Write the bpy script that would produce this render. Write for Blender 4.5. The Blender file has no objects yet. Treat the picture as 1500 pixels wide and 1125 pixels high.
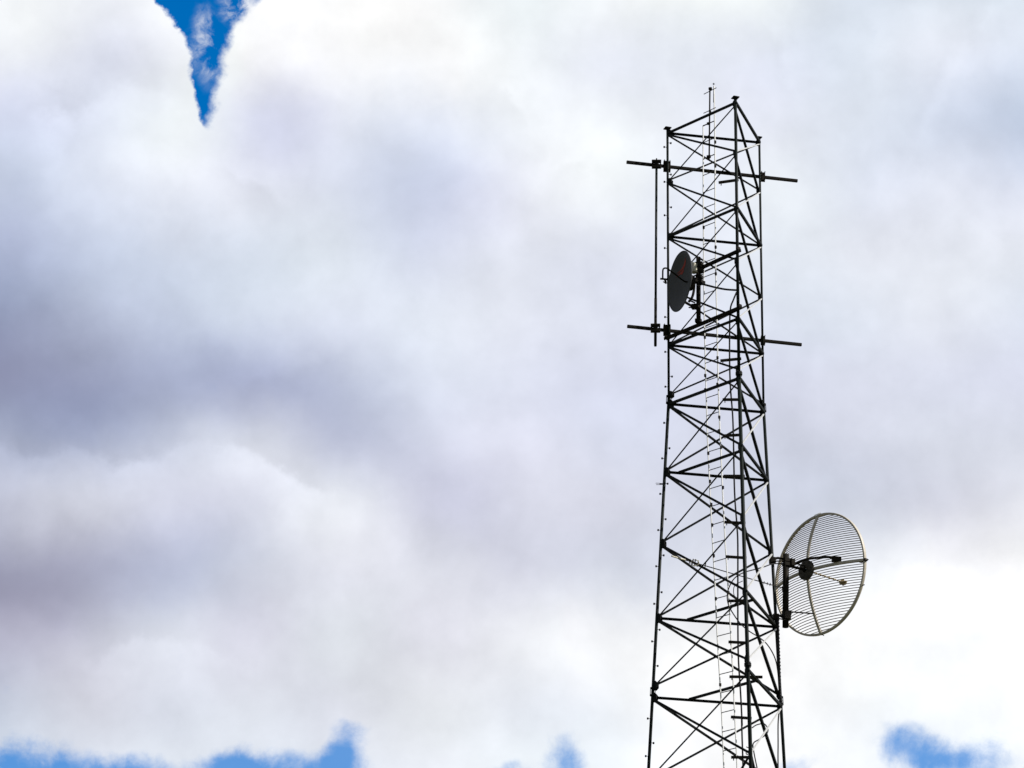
import bpy, bmesh, math, random
from mathutils import Vector, Matrix
random.seed(7)
R = math.radians
scene = bpy.context.scene
C = scene.collection

# ---------------------------------------------------------------- camera
CAM = Vector((0.0, 0.0, 1.6)); FPX = 4934.7
PITCH, ROLL = R(21.2476), R(-0.7532)
_r0 = Vector((1, 0, 0)); _u0 = Vector((0, -math.sin(PITCH), math.cos(PITCH)))
FW = Vector((0, math.cos(PITCH), math.sin(PITCH)))
RT = math.cos(ROLL)*_r0 - math.sin(ROLL)*_u0
UP = math.sin(ROLL)*_r0 + math.cos(ROLL)*_u0
cam_data = bpy.data.cameras.new('camera'); cam = bpy.data.objects.new('camera', cam_data)
C.objects.link(cam); scene.camera = cam
cam_data.sensor_width = 36.0; cam_data.lens = FPX/1500*36.0
cam_data.clip_start = 0.5; cam_data.clip_end = 20000
M = Matrix((RT, UP, -FW)).transposed().to_4x4(); M.translation = CAM
cam.matrix_world = M

def ray(px, py):
    return (FW*FPX + RT*(px-750) + UP*(562.5-py)).normalized()
def at(px, py, y):                      # point at depth y (metres north of the camera)
    d = ray(px, py); return CAM + d*((y-CAM.y)/d.y)
def azel(px, py):
    d = ray(px, py); return math.degrees(math.atan2(d.x, d.y)), math.degrees(math.asin(d.z))

# ---------------------------------------------------------------- view
vs = scene.view_settings
scene.display_settings.display_device = 'sRGB'
vs.view_transform = 'Standard'; vs.look = 'None'; vs.exposure = 0; vs.gamma = 1; vs.use_curve_mapping = False

# ---------------------------------------------------------------- sun
SUN_EL, SUN_AZ = 42.0, 97.0             # azimuth clockwise from +Y (from the right)
sd = bpy.data.lights.new('sun', 'SUN'); sun = bpy.data.objects.new('sun', sd); C.objects.link(sun)
sd.energy = 5.0; sd.angle = R(0.53); sd.color = (1.0, 0.95, 0.87)
sv = Vector((math.cos(R(SUN_EL))*math.sin(R(SUN_AZ)), math.cos(R(SUN_EL))*math.cos(R(SUN_AZ)), math.sin(R(SUN_EL))))
sun.rotation_euler = sv.to_track_quat('Z', 'Y').to_euler(); sun.location = (40, 30, 60)

# ---------------------------------------------------------------- world: blue sky with a cloud deck, by direction only
world = bpy.data.worlds.new('World'); scene.world = world; world.use_nodes = True
nt = world.node_tree; nt.nodes.clear(); N = nt.nodes; L = nt.links
def val(x):
    return x
def mth(op, a, b=None, c=None, clamp=False):
    n = N.new('ShaderNodeMath'); n.operation = op; n.use_clamp = clamp
    for i, v in enumerate((a, b, c)):
        if v is None: continue
        if isinstance(v, (int, float)): n.inputs[i].default_value = v
        else: L.new(v, n.inputs[i])
    return n.outputs[0]
def vmth(op, a, b=None):
    n = N.new('ShaderNodeVectorMath'); n.operation = op
    for i, v in enumerate((a, b)):
        if v is None: continue
        if isinstance(v, (tuple, list)): n.inputs[i].default_value = v
        elif isinstance(v, (int, float)): n.inputs[3].default_value = v
        else: L.new(v, n.inputs[i])
    return n.outputs[0]
def scale(a, s):
    n = N.new('ShaderNodeVectorMath'); n.operation = 'SCALE'; L.new(a, n.inputs[0])
    if isinstance(s, (int, float)): n.inputs[3].default_value = s
    else: L.new(s, n.inputs[3])
    return n.outputs[0]
def noise(vec, sc, det=4, rough=0.5, dist=0.0, col=False, lac=2.0):
    n = N.new('ShaderNodeTexNoise'); n.noise_dimensions = '3D'
    L.new(vec, n.inputs['Vector']); n.inputs['Scale'].default_value = sc; n.inputs['Detail'].default_value = det
    n.inputs['Roughness'].default_value = rough; n.inputs['Distortion'].default_value = dist; n.inputs['Lacunarity'].default_value = lac
    return n.outputs['Color'] if col else n.outputs['Fac']
def smooth(x, lo, hi):
    n = N.new('ShaderNodeMapRange'); n.interpolation_type = 'SMOOTHSTEP'
    L.new(x, n.inputs[0]); n.inputs[1].default_value = lo; n.inputs[2].default_value = hi
    return n.outputs[0]
tc = N.new('ShaderNodeTexCoord'); DIR = vmth('NORMALIZE', tc.outputs['Generated'])
# sky above the clouds
sky = N.new('ShaderNodeTexSky'); sky.sky_type = 'NISHITA'; sky.sun_disc = False
sky.sun_elevation = R(SUN_EL); sky.sun_rotation = R(SUN_AZ); sky.altitude = 600; sky.air_density = 1.0; sky.dust_density = 0.3; sky.ozone_density = 2.5
hs = N.new('ShaderNodeHueSaturation'); L.new(sky.outputs[0], hs.inputs['Color']); hs.inputs['Saturation'].default_value = 1.7; hs.inputs['Value'].default_value = 1.15
bg_sky = N.new('ShaderNodeBackground'); tint = N.new('ShaderNodeVectorMath'); tint.operation = 'MULTIPLY'; L.new(hs.outputs[0], tint.inputs[0]); tint.inputs[1].default_value = (0.8, 1.0, 1.12)
L.new(tint.outputs[0], bg_sky.inputs[0]); bg_sky.inputs[1].default_value = 0.12

# warped azimuth / elevation in degrees
w1 = vmth('SUBTRACT', noise(DIR, 14, 5, 0.55, col=True), (0.5, 0.5, 0.5))
w2 = vmth('SUBTRACT', noise(DIR, 60, 5, 0.6, col=True), (0.5, 0.5, 0.5))
def az_el(vec):
    s = N.new('ShaderNodeSeparateXYZ'); L.new(vec, s.inputs[0])
    a = mth('MULTIPLY', mth('ARCTAN2', s.outputs[0], s.outputs[1]), 57.29578)
    e = mth('MULTIPLY', mth('ARCSINE', s.outputs[2]), 57.29578)
    return a, e
WD = vmth('NORMALIZE', vmth('ADD', DIR, vmth('ADD', scale(w1, 0.020), scale(w2, 0.008))))
AZ, EL = az_el(WD)
WG = vmth('NORMALIZE', vmth('ADD', DIR, vmth('ADD', scale(w1, 0.010), scale(w2, 0.009))))
GAZ, GEL = az_el(WG)

# cloud brightness in the part of the sky the photograph looks at: columns of azimuth, rows of elevation
XS = [0, 125, 250, 375, 500, 625, 750, 875, 1000, 1125, 1250, 1375, 1500]
ROWS = [
 (0,    [(240,243,246),(236,239,245),(246,248,250),(250,251,253),(254,254,254),(252,253,254),(236,242,245),(240,244,247),(244,248,248),(240,245,246),(219,227,238),(218,227,238),(217,227,238)]),
 (94,   [(238,241,246),(222,226,240),(240,243,247),(248,250,251),(253,253,255),(251,252,255),(239,243,247),(229,233,243),(229,234,243),(225,230,242),(218,226,238),(227,232,243),(220,227,240)]),
 (188,  [(214,219,237),(222,228,241),(238,243,247),(213,217,235),(224,228,240),(220,226,241),(236,240,247),(240,244,248),(232,236,245),(228,232,244),(222,229,241),(212,220,236),(196,207,227)]),
 (281,  [(194,203,223),(217,223,237),(231,235,245),(226,230,243),(218,224,239),(205,212,233),(226,229,242),(239,243,247),(228,233,244),(233,238,245),(221,227,240),(222,227,240),(214,220,236)]),
 (375,  [(182,191,217),(198,207,227),(208,216,232),(218,226,239),(223,230,241),(216,222,238),(226,230,242),(224,228,241),(226,230,242),(228,234,243),(228,232,242),(228,232,242),(226,230,240)]),
 (469,  [(158,168,197),(186,195,218),(194,203,223),(208,216,232),(217,223,238),(222,228,240),(224,228,240),(222,226,240),(222,226,240),(220,226,239),(222,228,240),(226,230,240),(222,228,240)]),
 (562,  [(144,149,178),(157,164,192),(169,177,204),(172,179,206),(184,191,213),(212,218,234),(218,222,237),(214,218,235),(216,220,237),(214,218,235),(218,222,237),(218,222,237),(216,220,236)]),
 (656,  [(164,172,198),(168,176,202),(196,202,220),(212,216,229),(194,199,219),(206,210,228),(216,218,233),(212,216,232),(212,216,232),(212,216,232),(214,218,233),(215,219,232),(216,220,233)]),
 (750,  [(190,194,213),(206,209,223),(206,209,225),(213,216,229),(226,229,237),(206,208,226),(212,214,229),(214,216,230),(212,216,230),(209,214,229),(207,212,226),(214,216,228),(222,224,233)]),
 (844,  [(154,156,179),(166,168,189),(184,190,212),(200,204,218),(224,226,236),(218,220,231),(214,216,229),(214,218,230),(220,224,235),(230,232,240),(234,237,243),(247,248,251),(248,249,252)]),
 (938,  [(174,174,194),(186,187,204),(214,218,230),(210,211,224),(223,227,235),(225,226,236),(234,236,242),(246,248,251),(250,252,254),(253,253,254),(253,253,254),(250,252,254),(252,253,255)]),
 (1031, [(190,197,215),(208,210,222),(217,221,233),(221,225,235),(223,226,236),(229,232,238),(229,233,241),(237,241,247),(252,253,254),(253,253,254),(250,252,254),(248,251,254),(250,252,254)]),
 (1125, [(206,216,230),(216,222,234),(222,228,238),(224,230,240),(226,232,242),(233,237,245),(234,240,246),(238,244,250),(248,250,253),(252,253,254),(244,248,253),(240,246,253),(246,250,254)]),
]
def lin(c):
    c = c/255.0
    return c/12.92 if c <= 0.04045 else ((c+0.055)/1.055)**2.4
az0 = azel(0, 562)[0]; az1 = azel(1500, 562)[0]
el_top = azel(750, 0)[1]; el_bot = azel(750, 1125)[1]
# roll-corrected row coordinate: elevation plus a small slope with azimuth
slope = (azel(1500, 562)[1]-azel(0, 562)[1])/(az1-az0)
U = N.new('ShaderNodeMapRange'); L.new(AZ, U.inputs[0]); U.inputs[1].default_value = az0; U.inputs[2].default_value = az1
V0 = mth('SUBTRACT', EL, mth('MULTIPLY', AZ, slope))
V = N.new('ShaderNodeMapRange'); L.new(V0, V.inputs[0]); V.inputs[1].default_value = el_top; V.inputs[2].default_value = el_bot
def spline(v):                            # B-spline coefficients that pass through the values
    c = list(v)
    for _ in range(12):
        c = [c[i]+(v[i]-(c[max(i-1, 0)]+4*c[i]+c[min(i+1, len(c)-1)])/6)*1.1 for i in range(len(c))]
    return c
GRID = [[[lin(c[k]) for c in cols] for _, cols in ROWS] for k in range(3)]
for k in range(3):
    GRID[k] = [spline(row) for row in GRID[k]]
    colsT = [spline([GRID[k][i][j] for i in range(13)]) for j in range(13)]
    GRID[k] = [[max(0.0, colsT[j][i]) for j in range(13)] for i in range(13)]
total = None
for i, (yy, cols) in enumerate(ROWS):
    cr = N.new('ShaderNodeValToRGB'); cr.color_ramp.interpolation = 'B_SPLINE'; L.new(U.outputs[0], cr.inputs[0])
    el = cr.color_ramp.elements
    while len(el) < len(cols): el.new(0.5)
    for k, c in enumerate(cols):
        el[k].position = k/12.0; el[k].color = (GRID[0][i][k], GRID[1][i][k], GRID[2][i][k], 1)
    wr = N.new('ShaderNodeValToRGB'); wr.color_ramp.interpolation = 'B_SPLINE'; L.new(V.outputs[0], wr.inputs[0])
    ew = wr.color_ramp.elements
    while len(ew) < 13: ew.new(0.5)
    for k in range(13):
        ew[k].position = k/12.0; g = 1.0 if k == i else 0.0; ew[k].color = (g, g, g, 1)
    prod = vmth('MULTIPLY', cr.outputs[0], wr.outputs[0])
    total = prod if total is None else vmth('ADD', total, prod)
# billowing texture of the cloud itself
def px_frame(a, e, px, py, ang):           # local axes in photo-sized pixels of angle (x right, y down), turned by ang
    ca, ce = azel(px, py); k = 57.29578/FPX
    x = mth('DIVIDE', mth('MULTIPLY', mth('SUBTRACT', a, ca), math.cos(R(ce))), k); y = mth('DIVIDE', mth('SUBTRACT', ce, e), k)
    c, s_ = math.cos(R(ang)), math.sin(R(ang))
    return (mth('ADD', mth('MULTIPLY', x, c), mth('MULTIPLY', y, s_)), mth('SUBTRACT', mth('MULTIPLY', y, c), mth('MULTIPLY', x, s_)))
FG = vmth('NORMALIZE', vmth('ADD', DIR, vmth('ADD', scale(w1, 0.008), scale(w2, 0.017))))
FAZ, FEL = az_el(FG)
def front(px, py, ang, half, curve, gain_, inside_w, dark, outside_w, edge=9):
    """the rounded edge of one cloud mass in front of another; curve = heights (px) at even steps from -half to +half"""
    x, y = px_frame(FAZ, FEL, px, py, ang)
    t = mth('MULTIPLY_ADD', x, 0.5/half, 0.5)
    rr = N.new('ShaderNodeValToRGB'); rr.color_ramp.interpolation = 'CARDINAL'; L.new(t, rr.inputs[0]); e_ = rr.color_ramp.elements
    while len(e_) < len(curve): e_.new(0.5)
    for q, cv in enumerate(curve):
        g_ = 0.5+cv/200.0; e_[q].position = q/(len(curve)-1); e_[q].color = (g_, g_, g_, 1)
    sep = N.new('ShaderNodeSeparateColor'); L.new(rr.outputs[0], sep.inputs[0])
    s_ = mth('SUBTRACT', y, mth('MULTIPLY', mth('SUBTRACT', sep.outputs[0], 0.5), 200.0))
    m = smooth(s_, -edge, edge)
    pos = mth('MAXIMUM', s_, 0.0); neg = mth('MAXIMUM', mth('MULTIPLY', s_, -1.0), 0.0)
    a_ = mth('MULTIPLY', mth('MULTIPLY', m, mth('EXPONENT', mth('DIVIDE', pos, -inside_w))), gain_)
    b_ = mth('MULTIPLY', mth('MULTIPLY', mth('SUBTRACT', 1.0, m), mth('EXPONENT', mth('DIVIDE', neg, -outside_w))), -dark)
    win = mth('MULTIPLY', smooth(t, 0.0, 0.16), mth('SUBTRACT', 1.0, smooth(t, 0.84, 1.0)))
    return mth('MULTIPLY', mth('ADD', a_, b_), win)
FRONTS = [(200, 668, 0, 330, [4, 10, 7, 9, 2, 8, -4, -20, -12, 18, 36, 60], 0.14, 60, 0.06, 60, 13),
          (250, 955, 0, 140, [30, 12, -14, -10, -12, 4, 6, 22], 0.08, 40, 0.04, 40, 14),
          (140, 140, -15, 110, [30, 22, 10, 2, -2, -4, 0], 0.07, 60, 0.05, 60, 12),
          (90, 205, 70, 90, [10, 0, -6, 0, 6, 10, 20], 0.00, 50, 0.05, 60, 12),
          (350, 245, 35, 120, [-10, 0, 8, 2, 8, 0], -0.05, 60, -0.04, 50, 10),
          (780, 190, 62, 90, [14, 4, -4, 6, -6, 2, 10], -0.00, 40, -0.07, 38, 8),
          (800, 235, 8, 70, [-14, -4, 0, 2, 0], -0.06, 50, 0.0, 30, 9),
          (1140, 60, 78, 90, [0, 4, -4, 2, 0], 0.0, 30, -0.06, 50, 9),
          (1390, 100, -55, 130, [0, 6, -4, 4, 0], 0.05, 50, 0.03, 60, 14),
          (1390, 290, 40, 120, [6, -6, 4, -4, 0, 8], 0.05, 60, 0.05, 60, 12),
          (1330, 830, -4, 230, [20, 4, -6, 4, -4, 0, 10], 0.08, 60, 0.04, 50, 12),
          (1090, 960, 20, 110, [10, 0, -6, 4, 0], 0.04, 50, 0.04, 40, 10),
          (430, 540, -18, 110, [20, 6, 0, -4, 6, 16], -0.06, 50, -0.03, 50, 12)]
fr = None
for f_ in FRONTS:
    o_ = front(*f_); fr = o_ if fr is None else mth('ADD', fr, o_)
fr = mth('MULTIPLY', fr, mth('ADD', mth('MULTIPLY', smooth(noise(DIR, 34, 4, 0.55), 0.34, 0.62), 1.05), 0.2))
# billows: density difference towards the sun reads as sunlit and shaded sides of the puffs
SUNP = vmth('NORMALIZE', vmth('ADD', DIR, (0.006, 0.0, 0.009)))
def dens(vec): 
    return mth('ADD', noise(vec, 24, 7, 0.52), mth('MULTIPLY', noise(vec, 70, 4, 0.55), 0.25))
bil = mth('SUBTRACT', dens(DIR), dens(SUNP))
n_big = noise(WD, 20, 5, 0.5)
n_fine = noise(WD, 130, 5, 0.6)
tex = mth('ADD', mth('ADD', mth('MULTIPLY', mth('SUBTRACT', n_big, 0.5), 0.26), mth('MULTIPLY', bil, 0.38)), mth('ADD', mth('MULTIPLY', mth('SUBTRACT', n_fine, 0.5), 0.07), fr))
gain = mth('ADD', tex, 1.025)
photo_cloud = scale(total, gain)

# openings to the blue: (centre px, centre py, half width px, half height px, tilt degrees, strength)
def blob(px, py, sx, sy, ang, amp):
    a, e = azel(px, py); k = 57.29578/FPX
    da = mth('MULTIPLY', mth('SUBTRACT', GAZ, a), math.cos(R(e))); de = mth('SUBTRACT', GEL, e)
    c, s = math.cos(R(ang)), math.sin(R(ang))
    u = mth('DIVIDE', mth('ADD', mth('MULTIPLY', da, c), mth('MULTIPLY', de, s)), sx*k)
    v = mth('DIVIDE', mth('SUBTRACT', mth('MULTIPLY', de, c), mth('MULTIPLY', da, s)), sy*k)
    r2 = mth('ADD', mth('MULTIPLY', u, u), mth('MULTIPLY', v, v))
    return mth('MULTIPLY', mth('EXPONENT', mth('MULTIPLY', r2, -0.6931)), amp)      # half height at the stated radius
LOW_HOLES = [(10, 1115, 50, 26, 0, 0.9), (150, 1136, 100, 24, 0, 0.9), (340, 1124, 40, 26, 0, 0.8), (440, 1132, 90, 26, 0, 0.85), (506, 1092, 24, 34, 0, 0.8),
             (828, 1112, 25, 36, 0, 0.78), (740, 1134, 40, 18, 0, 0.6), (1322, 1092, 52, 32, -15, 0.62), (1405, 1116, 90, 28, 0, 0.60), (1160, 1128, 36, 30, 0, 0.40), (600, 1240, 900, 50, 0, 0.9)]
def holes(lst):
    h_ = None
    for h in lst:
        b = blob(*h); h_ = b if h_ is None else mth('ADD', h_, b)
    return h_
hn = mth('SUBTRACT', noise(DIR, 80, 8, 0.62, 0.2), 0.5)
def curve_y(y, y0, y1, xs):
    t = N.new('ShaderNodeMapRange'); L.new(y, t.inputs[0]); t.inputs[1].default_value = y0; t.inputs[2].default_value = y1
    rr = N.new('ShaderNodeValToRGB'); rr.color_ramp.interpolation = 'CARDINAL'; L.new(t.outputs[0], rr.inputs[0]); e_ = rr.color_ramp.elements
    while len(e_) < len(xs): e_.new(0.5)
    for q, x_ in enumerate(xs): e_[q].position = q/(len(xs)-1); e_[q].color = ((x_-150)/300.0,)*3+(1,)
    sep = N.new('ShaderNodeSeparateColor'); L.new(rr.outputs[0], sep.inputs[0]); return mth('MULTIPLY_ADD', sep.outputs[0], 300.0, 150.0)
gx, gy = px_frame(GAZ, GEL, 0, 0, 0)
xl = curve_y(gy, -60, 165, [196, 226, 250, 270, 272, 288, 308]); xr = curve_y(gy, -60, 165, [382, 369, 342, 329, 327, 322, 317])
puff = mth('MULTIPLY', mth('SUBTRACT', noise(DIR, 150, 7, 0.60), 0.5), 30.0)
el_ = smooth(mth('ADD', mth('SUBTRACT', gx, xl), puff), -3.5, 6.0)
er_ = smooth(mth('SUBTRACT', mth('SUBTRACT', xr, gx), mth('MULTIPLY', puff, 1.2)), -6.0, 15.0)
open_top = mth('MULTIPLY', mth('MULTIPLY', el_, er_), mth('MULTIPLY', smooth(mth('ADD', mth('ADD', gy, mth('MULTIPLY', puff, 5.0)), mth('MULTIPLY', mth('SUBTRACT', n_big, 0.5), 260.0)), -210, -110), mth('SUBTRACT', 1.0, smooth(gy, 150, 163))))
open_low = mth('MULTIPLY', smooth(mth('ADD', holes(LOW_HOLES), mth('MULTIPLY', hn, 1.25)), 0.22, 1.02), 0.84)
# thin wisps drifting across the upper opening
wisp = mth('MULTIPLY', smooth(noise(WG, 62, 7, 0.60, 0.6), 0.46, 0.68), smooth(blob(305, 68, 30, 56, 12, 1.0), 0.25, 0.8))
wisp2 = mth('MULTIPLY', smooth(noise(WG, 90, 6, 0.6, 0.6), 0.45, 0.65), smooth(blob(350, 6, 26, 26, 0, 1.0), 0.25, 0.9))
open_top = mth('MULTIPLY', open_top, mth('SUBTRACT', 1.0, mth('MULTIPLY', mth('MAXIMUM', wisp, wisp2), 0.8)))
open_photo = mth('MAXIMUM', open_top, open_low)

# broken cloud over the rest of the sky, toned down to keep the tower dark
gn = noise(DIR, 2.2, 8, 0.55, 0.3)
cover = smooth(gn, 0.36, 0.46)
shade = smooth(noise(DIR, 5, 6, 0.55), 0.3, 0.75)
grey = N.new('ShaderNodeMix'); grey.data_type = 'RGBA'; L.new(shade, grey.inputs[0])
grey.inputs[6].default_value = (0.16, 0.165, 0.18, 1); grey.inputs[7].default_value = (0.34, 0.345, 0.35, 1)
dotn = N.new('ShaderNodeVectorMath'); dotn.operation = 'DOT_PRODUCT'; L.new(DIR, dotn.inputs[0]); dotn.inputs[1].default_value = tuple(FW)
near_view = smooth(dotn.outputs['Value'], 0.80, 0.965)     # unseen cloud brightened around the view axis only, left dim behind the camera
bright = N.new('ShaderNodeMix'); bright.data_type = 'RGBA'; L.new(shade, bright.inputs[0])
bright.inputs[6].default_value = (0.44, 0.48, 0.62, 1); bright.inputs[7].default_value = (0.84, 0.86, 0.92, 1)
lift = N.new('ShaderNodeMix'); lift.data_type = 'RGBA'; L.new(near_view, lift.inputs[0]); L.new(grey.outputs[2], lift.inputs[6]); L.new(bright.outputs[2], lift.inputs[7])
raz, rel = az_el(DIR)
inside = mth('MULTIPLY', mth('SUBTRACT', 1.0, smooth(mth('ABSOLUTE', raz), 10, 15)),
             mth('MULTIPLY', smooth(rel, 10.5, 13.5), mth('SUBTRACT', 1.0, smooth(rel, 29, 33))))
cm = N.new('ShaderNodeMix'); cm.data_type = 'RGBA'; L.new(inside, cm.inputs[0]); L.new(lift.outputs[2], cm.inputs[6]); L.new(photo_cloud, cm.inputs[7])
bg_cl = N.new('ShaderNodeBackground'); L.new(cm.outputs[2], bg_cl.inputs[0]); bg_cl.inputs[1].default_value = 1.0
cov_photo = mth('SUBTRACT', 1.0, open_photo)
cov = mth('ADD', mth('MULTIPLY', inside, cov_photo), mth('MULTIPLY', mth('SUBTRACT', 1.0, inside), cover), clamp=True)
mx = N.new('ShaderNodeMixShader'); L.new(cov, mx.inputs[0]); L.new(bg_sky.outputs[0], mx.inputs[1]); L.new(bg_cl.outputs[0], mx.inputs[2])
wo = N.new('ShaderNodeOutputWorld'); L.new(mx.outputs[0], wo.inputs[0])

# ---------------------------------------------------------------- materials
def mat(name, base, rough=0.5, metal=0.0, var=0.35, nscale=9.0, second=None, spec=0.5, bump=0.15):
    m = bpy.data.materials.new(name); m.use_nodes = True; t = m.node_tree; b = t.nodes['Principled BSDF']
    tc = t.nodes.new('ShaderNodeTexCoord'); n = t.nodes.new('ShaderNodeTexNoise'); n.inputs['Scale'].default_value = nscale; n.inputs['Detail'].default_value = 7
    t.links.new(tc.outputs['Object'], n.inputs['Vector'])
    r = t.nodes.new('ShaderNodeValToRGB'); r.color_ramp.elements[0].position = 0.35; r.color_ramp.elements[1].position = 0.7
    lo = [c*(1-var) for c in base] if second is None else second
    r.color_ramp.elements[0].color = (*lo, 1); r.color_ramp.elements[1].color = (*base, 1)
    t.links.new(n.outputs['Fac'], r.inputs[0]); t.links.new(r.outputs[0], b.inputs['Base Color'])
    mr = t.nodes.new('ShaderNodeMapRange'); mr.inputs[3].default_value = rough*0.8; mr.inputs[4].default_value = min(1, rough*1.25)
    t.links.new(n.outputs['Fac'], mr.inputs[0]); t.links.new(mr.outputs[0], b.inputs['Roughness'])
    b.inputs['Metallic'].default_value = metal; b.inputs['Specular IOR Level'].default_value = spec
    n2 = t.nodes.new('ShaderNodeTexNoise'); n2.inputs['Scale'].default_value = 140; t.links.new(tc.outputs['Object'], n2.inputs['Vector'])
    bp = t.nodes.new('ShaderNodeBump'); bp.inputs['Strength'].default_value = bump; bp.inputs['Distance'].default_value = 0.002
    t.links.new(n2.outputs['Fac'], bp.inputs['Height']); t.links.new(bp.outputs[0], b.inputs['Normal'])
    return m
M_STEEL = mat('dark_green_painted_steel', (0.011, 0.014, 0.013), 0.6, spec=0.15, second=(0.007, 0.008, 0.008), bump=0)
M_LEG = mat('green_painted_leg', (0.006, 0.014, 0.011), 0.5, spec=0.12, second=(0.007, 0.010, 0.009), bump=0)
M_BLACK = mat('weathered_black_steel', (0.011, 0.010, 0.008), 0.65, spec=0.12, second=(0.016, 0.012, 0.007), bump=0)
M_GALV_SUNLIT = mat('galvanised_and_sunlit_steel', (0.72, 0.73, 0.74), 0.5, 0.0, 0.12, spec=0.5)  # also paints the sunlit tone of the right-face diagonals
M_LADDER = mat('white_painted_ladder', (0.85, 0.86, 0.87), 0.5, 0.0, 0.08)
M_RUNG = mat('worn_ladder_rung', (0.10, 0.10, 0.10), 0.6, 0.0, 0.3)
M_CABLE = mat('black_cable_jacket', (0.014, 0.014, 0.016), 0.6, spec=0.25)
M_DISH = mat('dark_grey_dish_paint', (0.104, 0.108, 0.122), 0.65, 0, 0.22, 4.0, spec=0.25)
M_RIM = mat('pale_aluminium', (0.66, 0.60, 0.50), 0.5, 0.0, 0.2, bump=0)
M_GRID = mat('dull_aluminium_tube', (0.24, 0.21, 0.175), 0.55, 0.0, 0.2, bump=0)
M_HUB = mat('dull_hub_casting', (0.11, 0.095, 0.08), 0.6, 0, 0.6, 20.0, spec=0.2, bump=0)
M_CREAM = mat('cream_plastic', (0.72, 0.68, 0.55), 0.5, 0, 0.1)
M_RED = mat('red_emblem_paint', (0.45, 0.04, 0.02), 0.6, 0, 0.2)
M_BRASS = mat('tarnished_brass', (0.30, 0.22, 0.09), 0.5, 0.4, 0.3)
M_GROUND = mat('dry_grass_ground', (0.09, 0.085, 0.045), 0.95, 0, 0.4, 0.35, second=(0.045, 0.055, 0.022), spec=0.1)

# ---------------------------------------------------------------- mesh helpers (all in world metres; obj() shifts to the parent)
class MB:
    def __init__(s): s.v = []; s.f = []
    def add(s, vs, fs):
        o = len(s.v); s.v += [tuple(v) for v in vs]; s.f += [tuple(i+o for i in f) for f in fs]; return s
    def profile(s, a, b, pts, u, w):
        """extrude closed 2-D outline pts from a to b in the frame (u, w)"""
        a = Vector(a); b = Vector(b); n = len(pts)
        vs = [a+u*p[0]+w*p[1] for p in pts] + [b+u*p[0]+w*p[1] for p in pts]
        fs = [(i, (i+1) % n, n+(i+1) % n, n+i) for i in range(n)] + [tuple(range(n-1, -1, -1)), tuple(range(n, 2*n))]
        return s.add(vs, fs)
    def frame(s, a, b, hint):
        d = (Vector(b)-Vector(a)).normalized(); h = Vector(hint)
        if abs(d.dot(h.normalized())) > 0.98: h = Vector((0.3, 0.9, 0.2))
        w = (h - d*h.dot(d)).normalized(); u = d.cross(w).normalized(); return u, w
    def angle(s, a, b, size, t=0.006, hint=(0, 0, 1), flip=False):
        """rolled L-section: one flange lies across the hint direction, the other along it"""
        u, w = s.frame(a, b, hint)
        if flip: u = -u
        k = size; pts = [(-k/2, 0), (k/2, 0), (k/2, t), (-k/2+t, t), (-k/2+t, k), (-k/2, k)]
        return s.profile(a, b, pts, u, w)
    def channel(s, a, b, wd, ht, t=0.008, hint=(0, 0, 1)):
        u, w = s.frame(a, b, hint); k = wd/2
        pts = [(-k, 0), (k, 0), (k, ht), (k-t, ht), (k-t, t), (-k+t, t), (-k+t, ht), (-k, ht)]
        return s.profile(a, b, pts, u, w)
    def bar(s, a, b, wd, ht, hint=(0, 0, 1), ch=0.12):
        u, w = s.frame(a, b, hint); x, y = wd/2, ht/2; c = min(x, y)*ch*2
        pts = [(-x+c, -y), (x-c, -y), (x, -y+c), (x, y-c), (x-c, y), (-x+c, y), (-x, y-c), (-x, -y+c)]
        return s.profile(a, b, pts, u, w)
    def tube(s, pts, r, n=8, closed=False, taper=None):
        pts = [Vector(p) for p in pts]; m = len(pts); rings = []
        prev = None
        for i, p in enumerate(pts):
            if closed: d = pts[(i+1) % m]-pts[(i-1) % m]
            else: d = (pts[min(i+1, m-1)]-pts[max(i-1, 0)])
            d.normalize()
            if prev is None:
                h = Vector((0, 0, 1)) if abs(d.z) < 0.9 else Vector((1, 0, 0)); w = (h-d*h.dot(d)).normalized()
            else: w = (prev-d*prev.dot(d)).normalized()
            prev = w; u = d.cross(w); rr = r if taper is None else taper[i]
            rings.append([p+(u*math.cos(2*math.pi*k/n)+w*math.sin(2*math.pi*k/n))*rr for k in range(n)])
        vs = [v for rg in rings for v in rg]; fs = []
        for i in range(m if closed else m-1):
            j = (i+1) % m
            for k in range(n): fs.append((i*n+k, i*n+(k+1) % n, j*n+(k+1) % n, j*n+k))
        if not closed: fs += [tuple(range(n-1, -1, -1)), tuple(range((m-1)*n, m*n))]
        return s.add(vs, fs)
    def box(s, c, sx, sy, sz, rz=0.0, hint=None):
        c = Vector(c); u = Vector((math.cos(rz), math.sin(rz), 0))
        return s.bar(c-Vector((0, 0, sz/2)), c+Vector((0, 0, sz/2)), sy, sx, hint=u)
    def build(s, name, m, parent=None, smooth=False):
        me = bpy.data.meshes.new(name); off = parent_world(parent)
        me.from_pydata([tuple(Vector(v)-off) for v in s.v], [], s.f); me.materials.append(m)
        bm = bmesh.new(); bm.from_mesh(me); bmesh.ops.recalc_face_normals(bm, faces=bm.faces); bm.to_mesh(me); bm.free()
        if smooth:
            for p in me.polygons: p.use_smooth = len(p.vertices) <= 4
        o = bpy.data.objects.new(name, me); C.objects.link(o)
        if parent is not None: o.parent = parent
        return o
def parent_world(p):
    v = Vector((0, 0, 0))
    while p is not None: v += p.location; p = p.parent
    return v
def thing(name, label, cat, loc, group=None):
    o = bpy.data.objects.new(name, None); C.objects.link(o); o.location = loc; o.empty_display_size = 0.3
    o['label'] = label; o['category'] = cat
    if group: o['group'] = group
    return o
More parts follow.
